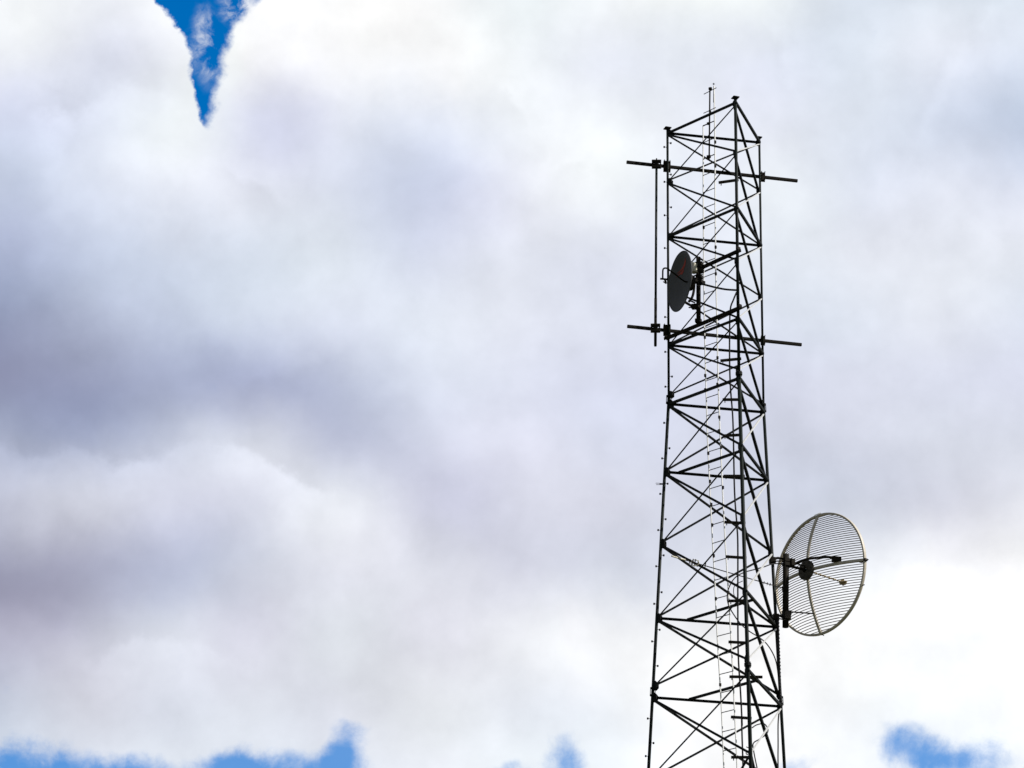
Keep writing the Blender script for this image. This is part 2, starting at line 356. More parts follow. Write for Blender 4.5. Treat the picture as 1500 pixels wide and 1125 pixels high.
def tag(o, label, cat, group=None):
    o['label'] = label; o['category'] = cat
    if group: o['group'] = group
    return o
def smooth_path(pts, n=6):
    P = [Vector(p) for p in pts]; out = []
    for i in range(len(P)-1):
        p0, p1, p2, p3 = P[max(i-1, 0)], P[i], P[i+1], P[min(i+2, len(P)-1)]
        for k in range(n):
            t = k/n
            out.append(0.5*((2*p1)+(-p0+p2)*t+(2*p0-5*p1+4*p2-p3)*t*t+(-p0+3*p1-3*p2+p3)*t**3))
    return out+[P[-1]]

# ---------------------------------------------------------------- ground (below the picture)
g = MB(); nseg = 64; rad = 6000
g.add([(0, 0, 0)]+[(rad*math.cos(2*math.pi*i/nseg), rad*math.sin(2*math.pi*i/nseg), 0) for i in range(nseg)],
      [(0, i+1, (i+1) % nseg+1) for i in range(nseg)])
go = g.build('ground', M_GROUND); go['kind'] = 'structure'

# ---------------------------------------------------------------- lattice tower
TX, TY, PHI, S2, ZB, S0 = 3.21863, 47.74711, R(161.5806), 0.1006415, 20.0496, 1.5
AXIS = Vector((TX, TY, 0))
def side(z): return S0 if z > ZB else S0+(ZB-z)*S2
def leg(k, z):                            # 0 = far left, 1 = near, 2 = far right
    a = PHI+2*math.pi/3*k; r = side(z)/math.sqrt(3)
    return Vector((TX+r*math.cos(a), TY+r*math.sin(a), z))
def lnear(k, z, other, d):                # point d metres from leg k towards leg `other`
    a = leg(k, z); return a+(leg(other, z)-a).normalized()*d
def inward(i, j, z):                      # horizontal direction from face i-j to the third leg
    m = (leg(i, z)+leg(j, z))/2; return (Vector((TX, TY, z))-m).normalized()
TOP = 24.625
Z = [24.54, 23.70, 22.76, 21.886, 20.938, 20.126, 19.973, 18.878, 17.742, 16.576, 15.537, 15.356, 14.10]
tower = thing('lattice_tower', 'tall dark green triangular steel lattice tower carrying the dishes', 'tower', (TX, TY, 0))
LEGR = {0: (0.019, 0.024), 1: (0.024, 0.029), 2: (0.018, 0.024)}
for k in range(3):
    hi, lo = LEGR[k]
    mb = MB()
    zs = [0.0, 5, 10, 15.45, 15.451, ZB-0.001]
    mb.tube([leg(k, z) for z in (0.0, 15.45, ZB)], lo, 14)
    mb.tube([leg(k, ZB+0.001), leg(k, TOP)], hi, 14)
    lo_ = mb.build('leg', M_LEG, tower, smooth=True)
    # flanged splices and cap
    for zz in (ZB, 15.447):
        fl = MB(); c = leg(k, zz); d = (leg(k, zz-0.5)-leg(k, zz)).normalized()
        for s in (-0.055, 0.055) if k != 1 else (-0.012, 0.012):
            p = c+d*s; fl.tube([p-d*0.011, p+d*0.011], 0.052 if k == 1 else 0.042, 12)
        for q in range(6):
            a = q*math.pi/3; o = Vector((math.cos(a), math.sin(a), 0))*0.036; fl.tube([c+o-d*0.05, c+o+d*0.05], 0.006, 6)
        fl.build('splice_flange', M_STEEL, lo_)
    cap = MB(); c = leg(k, TOP)
    if k != 2: cap.bar(c, c+Vector((0, 0, 0.012)), 0.11, 0.10, hint=(1, 0.35, 0), ch=0.05)
    else: cap.bar(c, c+Vector((0.0, 0, 0.012)), 0.09, 0.07, hint=(1, 0.35, 0), ch=0.05)
    cap.build('cap_plate', M_STEEL, lo_)

def brace(i, zi, j, zj, size, name, m=M_STEEL, out=0.0, t=0.005, flip=False):
    n = -inward(i, j, (zi+zj)/2)
    a = lnear(i, zi, j, 0.03)+n*out; b = lnear(j, zj, i, 0.03)+n*out
    return MB().angle(a, b, size, t, hint=-n, flip=flip).build(name, m, tower)
PAN = [(0, 1), (1, 2), (2, 3), (3, 4), (4, 5), (6, 7), (7, 8), (8, 9), (9, 10), (11, 12)]
for (a, b) in PAN:
    low = a >= 6; za, zb_ = Z[a]-0.035, Z[b]+0.035
    if b in (5, 10): zb_ = Z[b]+0.01
    # near-left face
    brace(0, za, 1, zb_, 0.030 if not low else 0.036, 'diagonal_brace', out=0.012)
    brace(1, za, 0, zb_, 0.022 if not low else 0.026, 'diagonal_brace', out=-0.012)
    # back face
    brace(0, za, 2, zb_, 0.030 if not low else 0.040, 'diagonal_brace', out=0.014, flip=True)
    brace(2, za, 0, zb_, 0.026 if not low else 0.032, 'diagonal_brace', out=-0.014)
    # right face
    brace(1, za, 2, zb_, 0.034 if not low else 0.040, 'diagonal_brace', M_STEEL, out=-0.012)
    o = brace(2, za, 1, zb_, 0.016 if not low else 0.019, 'diagonal_brace', M_GALV_SUNLIT, out=0.012)  # sunlight on this diagonal is put into its pale colour
    o['label'] = 'diagonal with its sunlit look put into a pale colour'
for h in (0, 2, 4, 6, 7, 9, 11):
    low = h >= 6; s = 0.032 if not low else 0.036
    brace(0, Z[h], 2, Z[h], 0.032 if not low else 0.034, 'horizontal_bar', out=0.0)
    # on the right face each bar pokes a little past the near leg
    n = -inward(1, 2, Z[h]); a = lnear(1, Z[h], 2, -0.03)+n*0.03; b = lnear(2, Z[h], 1, 0.02)+n*0.03
    MB().angle(a, b, 0.036, 0.006, hint=-n).build('horizontal_bar', M_STEEL, tower)
    if h <= 6: brace(0, Z[h], 1, Z[h], s, 'horizontal_bar', out=0.02, t=0.007)
    else:
        f = {7: 0.13, 9: 0.25, 11: 0.28}[h]; e = Vector((0, 0, 0.02))
        a = leg(0, Z[h]).lerp(leg(2, Z[h]), f)+e; b = leg(1, Z[h]).lerp(leg(2, Z[h]), f)+e
        MB().angle(a, b, 0.034, 0.006, hint=inward(0, 1, Z[h])).build('horizontal_bar', M_STEEL, tower)
# long lower panels down to the ground (below the picture)
zl = [14.10, 11.8, 9.5, 7.2, 4.9, 2.6, 0.3]
for a, b in zip(zl[:-1], zl[1:]):
    for i, j in ((0, 1), (1, 2), (2, 0)):
        brace(i, a, j, b, 0.042, 'diagonal_brace', out=0.014); brace(j, a, i, b, 0.042, 'diagonal_brace', out=-0.014)
        if a < 14: brace(i, a, j, a, 0.046, 'horizontal_bar')
# gusset plates where the braces meet the legs
for k in range(3):
    for n_, zz in enumerate(Z[:-1]):
        for o in ((k+1) % 3, (k+2) % 3):
            hgt = 0.11 if n_ < 6 else 0.14
            d = (leg(o, zz)-leg(k, zz)).normalized(); c = leg(k, zz)
            p0 = c+d*0.012; wdt = 0.075 if k == 0 else 0.05
            up = Vector((0, 0, 1)); nn = d.cross(up)
            out_ = [(0, -hgt/2), (wdt*0.55, -hgt/2), (wdt, -hgt*0.22), (wdt, hgt*0.22), (wdt*0.55, hgt/2), (0, hgt/2)]
            MB().profile(p0-nn*0.004, p0+nn*0.004, out_, d, up).build('gusset_plate', M_STEEL, tower)
# step bolts up the far left leg
LB = [216, 267, 316, 364, 465, 516, 567, 620, 672, 724, 777, 830, 885, 940, 1053, 1108]
RB = [209, 255, 303, 551, 656, 708, 760, 813, 867, 922, 975, 1088]
def z_on_leg(k, py):
    lo, hi = 0.0, 30.0
    for _ in range(50):
        m = (lo+hi)/2; d = leg(k, m)-CAM
        if 562.5-FPX*d.dot(UP)/d.dot(FW) > py: lo = m
        else: hi = m
    return m
for lst, sgn in ((LB, -1), (RB, 1)):
    for py in lst:
        z = z_on_leg(0, py); c = leg(0, z); d = Vector((sgn*0.96, 0.28*sgn, 0))
        mb = MB(); mb.tube([c, c+d*0.062], 0.0045, 6); mb.tube([c+d*0.046, c+d*0.064], 0.017, 8)
        mb.build('step_bolt', M_BLACK, tower)
# an odd forked fitting on the left leg
z = z_on_leg(0, 709); c = leg(0, z)
mb = MB(); mb.bar(c, c+Vector((-0.07, 0, 0)), 0.02, 0.02); mb.tube([c+Vector((-0.06, 0, 0.012)), c+Vector((-0.13, 0, 0.012))], 0.004, 6); mb.tube([c+Vector((-0.06, 0, -0.012)), c+Vector((-0.12, 0, -0.012))], 0.004, 6)
mb.build('forked_fitting', M_BLACK, tower)
# cable brackets reaching in from the near leg
BR = [((1053, 269), (1082, 265)), ((1055.5, 530), (1086, 527)), ((1058.5, 587), (1087, 587)), ((1058.5, 640), (1088, 638.5)), ((1060, 699), (1091, 699)),
      ((1061, 766.5), (1092, 768)), ((1063, 817), (1093.5, 819)), ((1067, 882), (1095, 881.5)), ((1067, 942), (1097, 943.5)), ((1068.5, 993), (1117, 993.5)),
      ((1070.5, 1052), (1101, 1054)), ((1071, 1111), (1102, 1111))]
for p, q in BR:
    yy = leg(1, 18).y+0.16 if p[1] > 590 else leg(1, 22).y+0.12
    a, b = at(*p, yy), at(*q, yy)
    mb = MB(); mb.channel(a, b, 0.035, 0.035, 0.006, hint=(0, 0, 1)); mb.tube([a+Vector((0.035, 0, -0.03)), a+Vector((0.035, 0, 0.04))], 0.008, 6)
    mb.build('cable_bracket', M_BLACK, tower)

# ---------------------------------------------------------------- ladder inside the tower
LD = Vector((0.66, -0.75, 0))             # along the near-left face
def ly(py): return 47.62 if py < 590 else 47.62-(py-590)*0.0002
LEFT = [(1030, 184), (1030.2, 300), (1031, 400), (1032, 480), (1034, 560), (1036.3, 640), (1040, 720), (1043.5, 790), (1047, 850), (1050, 920), (1053.2, 975), (1056.5, 1030), (1058.7, 1080), (1060.5, 1130)]
RIGHT = [(1046, 126), (1047.2, 200), (1047.6, 300), (1048.5, 400), (1050.5, 480), (1052, 560), (1055, 640), (1058.5, 720), (1062, 790), (1066, 850), (1070, 920), (1073, 975), (1075.5, 1030), (1078, 1080), (1080, 1130)]
ladder = thing('ladder', 'white steel climbing ladder running up inside the lattice tower', 'ladder', (at(1060, 1130, 47.5).x, 47.5, 0))
lp = [at(x, y, ly(y)+0.09) for x, y in LEFT]; rp = [at(x, y, ly(y)-0.09) for x, y in RIGHT]
bl = lp[-1]+(lp[-1]-lp[-3]).normalized()*0.1
def ground_pt(p): return Vector((p.x+0.03*p.z*0.0+0.3, p.y-0.1, 0.0))
def rail(pts, w): 
    mb = MB()
    for a, b in zip(pts[:-1], pts[1:]): mb.bar(a, b+(b-a).normalized()*0.002, w, 0.012, hint=LD)
    mb.bar(pts[-1], ground_pt(pts[-1]), w, 0.012, hint=LD)
    return mb
rail(lp, 0.018).build('rail', M_LADDER, ladder); rail(rp, 0.020).build('rail', M_LADDER, ladder)
def interp(tab, y):
    for (x0, y0), (x1, y1) in zip(tab[:-1], tab[1:]):
        if y0 <= y <= y1: return x0+(x1-x0)*(y-y0)/(y1-y0)
    return tab[0][0] if y < tab[0][1] else tab[-1][0]
RY = [138, 166, 184, 209, 233, 257, 282, 305, 332, 358, 384.5, 406, 431, 457, 481, 507, 532, 558, 583, 609, 635, 662, 689, 716, 742, 769, 796, 823, 850, 877, 905, 932, 988, 960, 1015, 1044, 1072, 1100]
for y in sorted(RY):
    if y < 180: continue
    a = at(interp(LEFT, y), y, ly(y)+0.09); b = at(interp(RIGHT, y-6), y-6, ly(y)-0.09); b.z = a.z
    MB().tube([a, b], 0.0065, 6).build('rung', M_RUNG, ladder)
a0, b0 = lp[-1], rp[-1]
ga, gb = ground_pt(a0), ground_pt(b0)
for k in range(1, 46):                     # below the picture
    t = k/46.0; MB().tube([a0.lerp(ga, t), b0.lerp(gb, t)], 0.008, 6).build('rung', M_RUNG, ladder)
# small joint clips on the rails
for x, y, r_ in ((1030.8, 333, 0), (1048.3, 362, 0), (1048.6, 401, 0), (1031.6, 414, 0), (1047.7, 208, 0), (1047.8, 243, 0), (1032.5, 494, 0), (1051, 524, 0), (1033, 550, 0), (1050.8, 563, 0), (1033, 571, 0), (1053.6, 611, 0), (1053.5, 631, 0),
                (1037.5, 664, 0), (1056.3, 655, 0), (1040, 705, 0), (1059, 714, 0), (1042, 739, 0), (1043.3, 769, 0), (1045.6, 814, 0), (1048.6, 877, 0), (1055, 1003, 0), (1067, 868, 0)):
    yy = ly(y)+(0.09 if x < interp(RIGHT, y)-6 else -0.09)
    MB().box(at(x, y, yy-0.02), 0.026, 0.03, 0.045, rz=-0.85).build('joint_clip', M_BLACK, ladder)

# ---------------------------------------------------------------- pole antenna above the tower top
yt = 47.45
pole = thing('pole_antenna', 'short dark pole with small cross rods clamped above the ladder top', 'antenna', at(1039.4, 233, yt))
MB().tube([at(1038.8, 234, yt), at(1039.9, 128, yt)], 0.0125, 10).build('mast', M_BLACK, pole, smooth=True)
def seg(mb, p, q, r, y0, y1=None, n=6): mb.tube([at(*p, y0), at(*q, y1 if y1 is not None else y0)], r, n)
for p, q in (((1031, 138), (1049.5, 128.5)), ((1030.5, 166), (1048.5, 157.5)), ((1029.5, 185), (1046, 177.5)), ((1030, 233.5), (1046, 226))):
    mb = MB(); seg(mb, p, q, 0.006, yt-0.02, yt-0.02); mb.build('cross_rod', M_BLACK, pole)
for x, y, s in ((1040.5, 130, 0.05), (1040, 163, 0.03), (1037.8, 181, 0.045), (1038.2, 229.5, 0.06)):
    MB().box(at(x, y, yt), s, 0.04, s*0.7, rz=-0.5).build('clamp', M_BLACK, pole)
mb = MB(); mb.tube([at(1045, 150, yt+0.05), at(1045.4, 126, yt+0.05)], 0.004, 6); c = at(1045.4, 123, yt+0.05)
for d in ((1, 0, 0), (0, 0, 1), (0, 1, 0)): mb.tube([c-Vector(d)*0.017, c+Vector(d)*0.017], 0.006, 6)
mb.build('air_terminal', M_BLACK, pole)

# ---------------------------------------------------------------- the two cross booms on the back face
GB = 'horizontal booms clamped across the tower'
def boom(p, q, label, out):
    n = -inward(0, 2, 20); yL = leg(0, 21).y+n.y*out; yR = leg(2, 21).y+n.y*out
    sl = (yR-yL)/(leg(2, 21).x-leg(0, 21).x); xl = leg(0, 21).x
    def pt(px, py):
        y = yL
        for _ in range(12): y = yL+(at(px, py, y).x-xl)*sl
        return at(px, py, y)
    a, b = pt(*p), pt(*q)
    t = thing('boom', label, 'antenna boom', (a+b)/2, GB)
    MB().bar(a, b, 0.046, 0.046, hint=(0, 0, 1)).build('tube', M_BLACK, t)
    return t, a, b
def bpt(a, b, px):                         # point of a boom seen at picture column px
    lo, hi = 0.0, 1.0
    for _ in range(40):
        m = (lo+hi)/2; d = a.lerp(b, m)-CAM
        if 750+FPX*d.dot(RT)/d.dot(FW) < px: lo = m
        else: hi = m
    return a.lerp(b, m)
booms = []
for p, q, lab in (((918, 237.5), (1168, 265), 'upper black square boom across the tower, above the small dark dish'),
                  ((919, 478), (1174, 505), 'lower black square boom across the tower, below the small dark dish')):
    t, a, b = boom(p, q, lab, 0.045); booms.append((t, a, b))
    up = Vector((0, 0, 1)); along = (b-a).normalized()
    for px, w, hh in ((977, 0.115, 0.16), (1117.5, 0.07, 0.13)):
        c = bpt(a, b, px); cl = MB()
        cl.bar(c-up*hh/2-Vector((0, 0.035, 0)), c+up*hh/2-Vector((0, 0.035, 0)), 0.012, w, hint=along)
        cl.bar(c-up*hh/2+Vector((0, 0.035, 0)), c+up*hh/2+Vector((0, 0.035, 0)), 0.012, w, hint=along)
        for s1 in (-1, 1):
            for s2 in (-1, 1):
                e = c+along*s1*w*0.38+up*s2*hh*0.38; cl.tube([e-Vector((0, 0.11, 0)), e+Vector((0, 0.06, 0))], 0.007, 6)
        cl.build('leg_clamp', M_BLACK, t)

# ---------------------------------------------------------------- rod antenna hung between the boom ends
(tb, a1, b1), (tb2, a2, b2) = booms
c1, c2 = bpt(a1, b1, 961.5), bpt(a2, b2, 960)
off = Vector((0, -0.045, 0))
rod = thing('rod_antenna', 'long thin vertical green rod antenna clamped to both boom ends left of the tower', 'antenna', c2+off)
dirv = (c2-c1).normalized()
MB().tube([c1+off-dirv*0.03, c2+off+dirv*0.30], 0.019, 12).build('rod', M_LEG, rod, smooth=True)
mb = MB(); mb.tube([c2+off-dirv*0.5, c2+off+dirv*0.29], 0.022, 12); mb.build('lower_sleeve', M_BLACK, rod, smooth=True)
for c in (c1, c2):
    cl = MB()
    for s in (-1, 1):
        cl.box(c+off+Vector((0, 0, s*0.048)), 0.15, 0.075, 0.030, rz=-0.03)
        cl.box(c+off+Vector((s*0.062, 0, 0)), 0.018, 0.05, 0.12)
    cl.tube([c+off+Vector((0, -0.02, 0)), c+off+Vector((0, -0.02, 0.09))], 0.012, 6)
    cl.box(c+off, 0.07, 0.06, 0.06)
    cl.build('clamp', M_BLACK, rod)

# ---------------------------------------------------------------- mounting beams and upright that carry the small dish
mnt = thing('dish_mount', 'black steel beams and upright bolted to the tower behind the small dark dish', 'mounting frame', at(1023, 474, 47.4))
def lmy(px, extra):                         # depth just outside the near-left face
    t = (px-979)/102.0; return leg(0, 21).y+(leg(1, 21).y-leg(0, 21).y)*t-extra
ypipe = lmy(1023, 0.14)
MB().channel(at(1029, 389.5, lmy(1029, 0.06)), at(1083.5, 364.5, lmy(1083.5, 0.06)), 0.055, 0.045, 0.007, hint=(0.1, 0.2, -1)).build('upper_beam', M_BLACK, mnt)
MB().channel(at(974, 494.5, lmy(974, 0.06)), at(1085, 448, lmy(1085, 0.06)), 0.058, 0.045, 0.007, hint=(0.1, 0.2, -1)).build('lower_beam', M_BLACK, mnt)
MB().tube([at(1023, 377, ypipe), at(1023.3, 473.5, ypipe)], 0.035, 14).build('upright', M_BLACK, mnt, smooth=True)
for px, py in ((1024, 389), (1023, 470)):
    mb = MB(); c = at(px, py, ypipe); mb.box(c, 0.09, 0.09, 0.055, rz=-0.4); mb.tube([c+Vector((-0.05, -0.05, 0)), c+Vector((0.05, 0.07, 0))], 0.008, 6); mb.build('u_bolt_bracket', M_BLACK, mnt)
for px, py in ((976, 494), (1082, 364), (1084, 448)):
    c = at(px, py, lmy(px, 0.06)); MB().box(c, 0.02, 0.07, 0.05, rz=-0.8).build('end_plate', M_BLACK, mnt)

# ---------------------------------------------------------------- paraboloid helper
def dish_frame(nrm):
    n = Vector(nrm).normalized(); h = Vector((0, 0, 1)).cross(n).normalized(); v = n.cross(h).normalized()
    return n, h, v
# small solid dish
nS, hS, vS = dish_frame((-0.943, -0.333, 0.0))
RS, DS = 0.465, 0.118
rimc = at(995.3, 412, ypipe-0.13); vert = rimc-nS*DS
sdish = thing('solid_dish', 'small dark solid round dish facing left with a red emblem, high on the tower', 'dish antenna', vert)
def spt(r, a, off_=0.0): return vert+nS*(DS*(r/RS)**2+off_)+(hS*math.cos(a)+vS*math.sin(a))*r
def bowl(mb, th):
    na, nr = 64, 12; base = len(mb.v); vs = []
    for off_ in (0.0, -th):
        for i in range(nr+1):
            for k in range(na): vs.append(spt(max(RS*i/nr, 0.002), 2*math.pi*k/na, off_))
    fs = []; blk = (nr+1)*na
    for s in (0, 1):
        for i in range(nr):
            for k in range(na):
                q = (s*blk+i*na+k, s*blk+i*na+(k+1) % na, s*blk+(i+1)*na+(k+1) % na, s*blk+(i+1)*na+k); fs.append(q)
    for k in range(na): fs.append((nr*na+k, nr*na+(k+1) % na, blk+nr*na+(k+1) % na, blk+nr*na+k))
    mb.add(vs, fs); return mb
bowl(MB(), 0.008).build('reflector', M_DISH, sdish, smooth=True)
mb = MB(); mb.tube([spt(RS, 2*math.pi*k/64, -0.006) for k in range(64)], 0.009, 8, closed=True); mb.build('rim', M_DISH, sdish, smooth=True)
# red emblem: a slanted flame-like mark of two strokes on the reflector
def mark(poly):
    # poly in dish-plane metres (u to the right as seen from the front-left camera, v up); fanned and laid 3 mm above the bowl
    vs = []; cx_ = sum(p[0] for p in poly)/len(poly); cy_ = sum(p[1] for p in poly)/len(poly)
    ring = []
    for i in range(len(poly)):
        p, q = poly[i], poly[(i+1) % len(poly)]
        for k in range(4): ring.append((p[0]+(q[0]-p[0])*k/4, p[1]+(q[1]-p[1])*k/4))
    lay = [[(cx_+(x-cx_)*s, cy_+(y-cy_)*s) for x, y in ring] for s in (0.05, 0.5, 1.0)]
    for l_ in lay:
        for x, y in l_:
            r = math.hypot(x, y); a = math.atan2(y, x); vs.append(spt(r, a, 0.004))
    n = len(ring); fs = [tuple(range(n))]
    for s in range(2):
        for k in range(n): fs.append((s*n+k, s*n+(k+1) % n, (s+1)*n+(k+1) % n, (s+1)*n+k))
    return vs, fs
sg = 1 if hS.dot(RT) > 0 else -1           # picture-right in the dish plane
mb = MB()
for poly in ([(-0.02, 0.17), (0.08, 0.20), (0.20, 0.27), (0.33, 0.36), (0.29, 0.27), (0.24, 0.22), (0.17, 0.19)],
             [(-0.06, 0.10), (0.07, 0.155), (0.18, 0.185), (0.15, 0.13), (0.10, 0.09), (0.06, 0.125)]):
    vs, fs = mark([(sg*((x-0.12)*1.15-0.09), (y-0.23)*0.66+0.262) for x, y in poly]); mb.add(vs, fs)
mb.build('emblem', M_RED, sdish)
# hooked feed tube rising from the middle of the bowl
q = vert
def sp(px, py, d): return at(px, py, d)
fy = rimc.y
feed = smooth_path([spt(0.02, 0), sp(1003.5, 412.5, vert.y-0.05), sp(998, 409, vert.y-0.09), sp(990, 402.5, vert.y-0.15), sp(983, 397.5, vert.y-0.20), sp(978, 393.5, vert.y-0.24),
                    sp(973.5, 392.8, vert.y-0.26), sp(971.2, 395, vert.y-0.27), sp(970.8, 401, vert.y-0.27), sp(970.8, 407.5, vert.y-0.27)])
MB().tube(feed, 0.0125, 10).build('feed_tube', M_BLACK, sdish, smooth=True)
mb = MB(); yy = vert.y-0.27
mb.tube([at(967, 408.3, yy), at(978, 409.3, yy)], 0.016, 8); mb.tube([at(971.5, 412.5, yy), at(976, 415.5, yy)], 0.009, 8); mb.bar(at(974, 409, yy), at(975.5, 415, yy), 0.03, 0.03)
mb.build('feed_horn', M_BLACK, sdish)
# back of the dish: stiffening ring, cream radio unit, struts to the upright
mb = MB(); mb.tube([vert-nS*0.01, vert-nS*0.10], 0.13, 20, taper=[0.15, 0.11]); mb.build('hub', M_BLACK, sdish, smooth=False)
uc = at(1016.5, 393, ypipe-0.02)
mb = MB(); mb.box(uc, 0.10, 0.10, 0.14, rz=-0.80); mb.box(uc+Vector((-0.02, 0, 0.07)), 0.05, 0.05, 0.045, rz=0.36)
mb.build('radio_unit', M_CREAM, sdish)
mb = MB()
mb.tube(smooth_path([at(1017, 410, ypipe-0.02), at(1016.5, 424, ypipe-0.03), at(1014, 435, ypipe-0.04), at(1009, 442, ypipe-0.05)]), 0.020, 8)
mb.build('back_stay', M_BLACK, sdish)
mb = MB()
mb.bar(at(1004, 443, ypipe-0.06), at(1021, 452.5, ypipe), 0.035, 0.03); mb.box(at(1019, 449, ypipe-0.02), 0.13, 0.10, 0.06, rz=-0.3)
mb.tube([at(1010, 440, ypipe-0.06), at(1018, 443.5, ypipe-0.02)], 0.012, 6); mb.tube([at(1009, 450.5, ypipe-0.06), at(1018, 450, ypipe-0.02)], 0.010, 6)
mb.build('lower_bracket', M_BLACK, sdish)
mb = MB()
for py, s in ((387, 0.12), (397, 0.13), (406, 0.10), (413, 0.10)): mb.box(at(1024+(py % 3)*0.5, py, ypipe), s, 0.10, 0.05, rz=-0.3)
mb.tube([at(1018, 391, ypipe-0.03), at(1031, 392, ypipe+0.02)], 0.03, 8)
mb.bar(at(1010, 411, ypipe-0.04), at(1023, 411, ypipe), 0.09, 0.08)
for py in (403, 409, 414, 418): mb.tube([at(1022, py, ypipe-0.05), at(1029.5, py-1, ypipe+0.03)], 0.008, 6)
mb.build('upper_bracket', M_BLACK, sdish)

# ---------------------------------------------------------------- grid dish on the right
nG, hG, vG = dish_frame((0.765, 0.644, 0.0))
yG = leg(2, 17).y+0.03                     # mounting pipe depth
RG, DG = 0.945, 0.26
vtx = at(1183.5, 836, yG+0.20)
gd = thing('grid_dish', 'large round grid dish of pale bars on the right side of the tower', 'dish antenna', vtx)
def gpt(x, z, off_=0.0):                   # x along the horizontal of the aperture (towards picture right), z up
    r2 = (x*x+z*z)/(RG*RG); return vtx+nG*(DG*r2+off_)+hh*x+Vector((0, 0, 1))*z
hh = hG if hG.dot(RT) > 0 else -hG
rimp = [gpt(RG*math.cos(2*math.pi*k/96), RG*math.sin(2*math.pi*k/96)) for k in range(96)]
mb = MB()
inner = [gpt((RG-0.004)*math.cos(2*math.pi*k/96), (RG-0.004)*math.sin(2*math.pi*k/96)) for k in range(96)]
# rim: flat band deep along the axis
vs = []
for k in range(96):
    a = 2*math.pi*k/96; rd = (hh*math.cos(a)+Vector((0, 0, 1))*math.sin(a)); p = rimp[k]
    for o1, o2 in ((-0.014, -0.022), (0.014, -0.022), (0.018, 0.0), (0.014, 0.022), (-0.014, 0.022)): vs.append(p+rd*o1+nG*o2)
fs = []
for k in range(96):
    j = (k+1) % 96
    for m_ in range(5): fs.append((k*5+m_, k*5+(m_+1) % 5, j*5+(m_+1) % 5, j*5+m_))
mb.add(vs, fs); mb.build('rim', M_RIM, gd, smooth=False)
mb = MB(); nb = 48
for i in range(nb):
    z = -RG+2*RG*(i+1)/(nb+1); hw = math.sqrt(max(RG*RG-z*z, 0.0))
    if abs(z) < 0.01: continue
    m_ = 15; mb.tube([gpt(-hw+2*hw*k/m_, z) for k in range(m_+1)], 0.0062, 6)
mb.build('grid_bars', M_GRID, gd, smooth=True)
mb = MB(); pts = [gpt(0, -RG*1.015+2*RG*1.015*k/24, -0.012) for k in range(25)]
for a, b in zip(pts[:-1], pts[1:]): mb.bar(a, b+(b-a)*0.01, 0.042, 0.026, hint=nG, ch=0.05)
mb.build('vertical_rib', M_RIM, gd)
mb = MB(); pts = [gpt(-RG*1.0+2.03*RG*k/24, 0.0, -0.012) for k in range(25)]
for a, b in zip(pts[:-1], pts[1:]): mb.bar(a, b+(b-a)*0.01, 0.040, 0.026, hint=nG, ch=0.05)
mb.build('horizontal_rib', M_RIM, gd)
# hub disc: a thick ring plate
mb = MB(); ro, ri = 0.155, 0.045; vs = []; nn_ = 32
for k in range(nn_):
    a = 2*math.pi*k/nn_; rd = hh*math.cos(a)+Vector((0, 0, 1))*math.sin(a)
    for rr, oo in ((ri, -0.07), (ro, -0.05), (ro, -0.02), (ri, -0.02)): vs.append(vtx+rd*rr+nG*oo)
fs = []
for k in range(nn_):
    j = (k+1) % nn_
    for m_ in range(4): fs.append((k*4+m_, k*4+(m_+1) % 4, j*4+(m_+1) % 4, j*4+m_))
mb.add(vs, fs)
for k in range(8):
    a = 2*math.pi*k/8+0.2; rd = hh*math.cos(a)+Vector((0, 0, 1))*math.sin(a); mb.tube([vtx+rd*0.12-nG*0.075, vtx+rd*0.12-nG*0.02], 0.010, 6)
mb.build('hub', M_HUB, gd)
# feed on its thin stem
fend = vtx+nG*0.76-Vector((0, 0, 0.02))
mb = MB(); mb.tube([vtx, fend], 0.009, 8)
for k in range(14): c = vtx.lerp(fend, 0.12+0.06*k); mb.tube([c-nG*0.008, c+nG*0.008], 0.014, 6)
mb.build('feed_stem', M_BRASS, gd)
mb = MB(); mb.tube([fend-nG*0.06, fend-nG*0.02, fend+nG*0.05], 0.03, 10, taper=[0.018, 0.045, 0.03]); mb.bar(fend-hh*0.07, fend+hh*0.07, 0.03, 0.025); mb.bar(fend-Vector((0, 0, 0.05)), fend+Vector((0, 0, 0.05)), 0.03, 0.025)
mb.build('feed_head', M_BRASS, gd)
# upright pipe and its clamps
MB().tube([at(1151.3, 812, yG), at(1150.6, 919, yG)], 0.047, 16).build('mount_pipe', M_BLACK, gd, smooth=True)
mb = MB()
for py in (821, 827): mb.box(at(1154, py, yG), 0.16, 0.10, 0.05, rz=0.4)
mb.box(at(1160.5, 824, yG), 0.07, 0.08, 0.10, rz=0.4)
mb.build("pipe_clamp", M_BLACK, gd)
mb = MB()
for py in (898, 902, 905): mb.box(at(1152, py, yG), 0.12, 0.10, 0.045, rz=0.4)
mb.build('pipe_clamp', M_BLACK, gd)
for py, py2 in ((821, 820), (904, 907)):
    mb = MB(); a = leg(2, z_on_leg(2, py)); b = at(1151, py2, yG)
    mb.tube(smooth_path([a, a.lerp(b, 0.4)+Vector((0, 0, 0.035)), b]), 0.020, 8); mb.box(a, 0.09, 0.10, 0.085, rz=0.2)
    mb.tube([a+Vector((0.01, -0.05, -0.03)), b+Vector((0, -0.05, -0.03))], 0.010, 6)
    mb.build('leg_clamp', M_BLACK, gd)
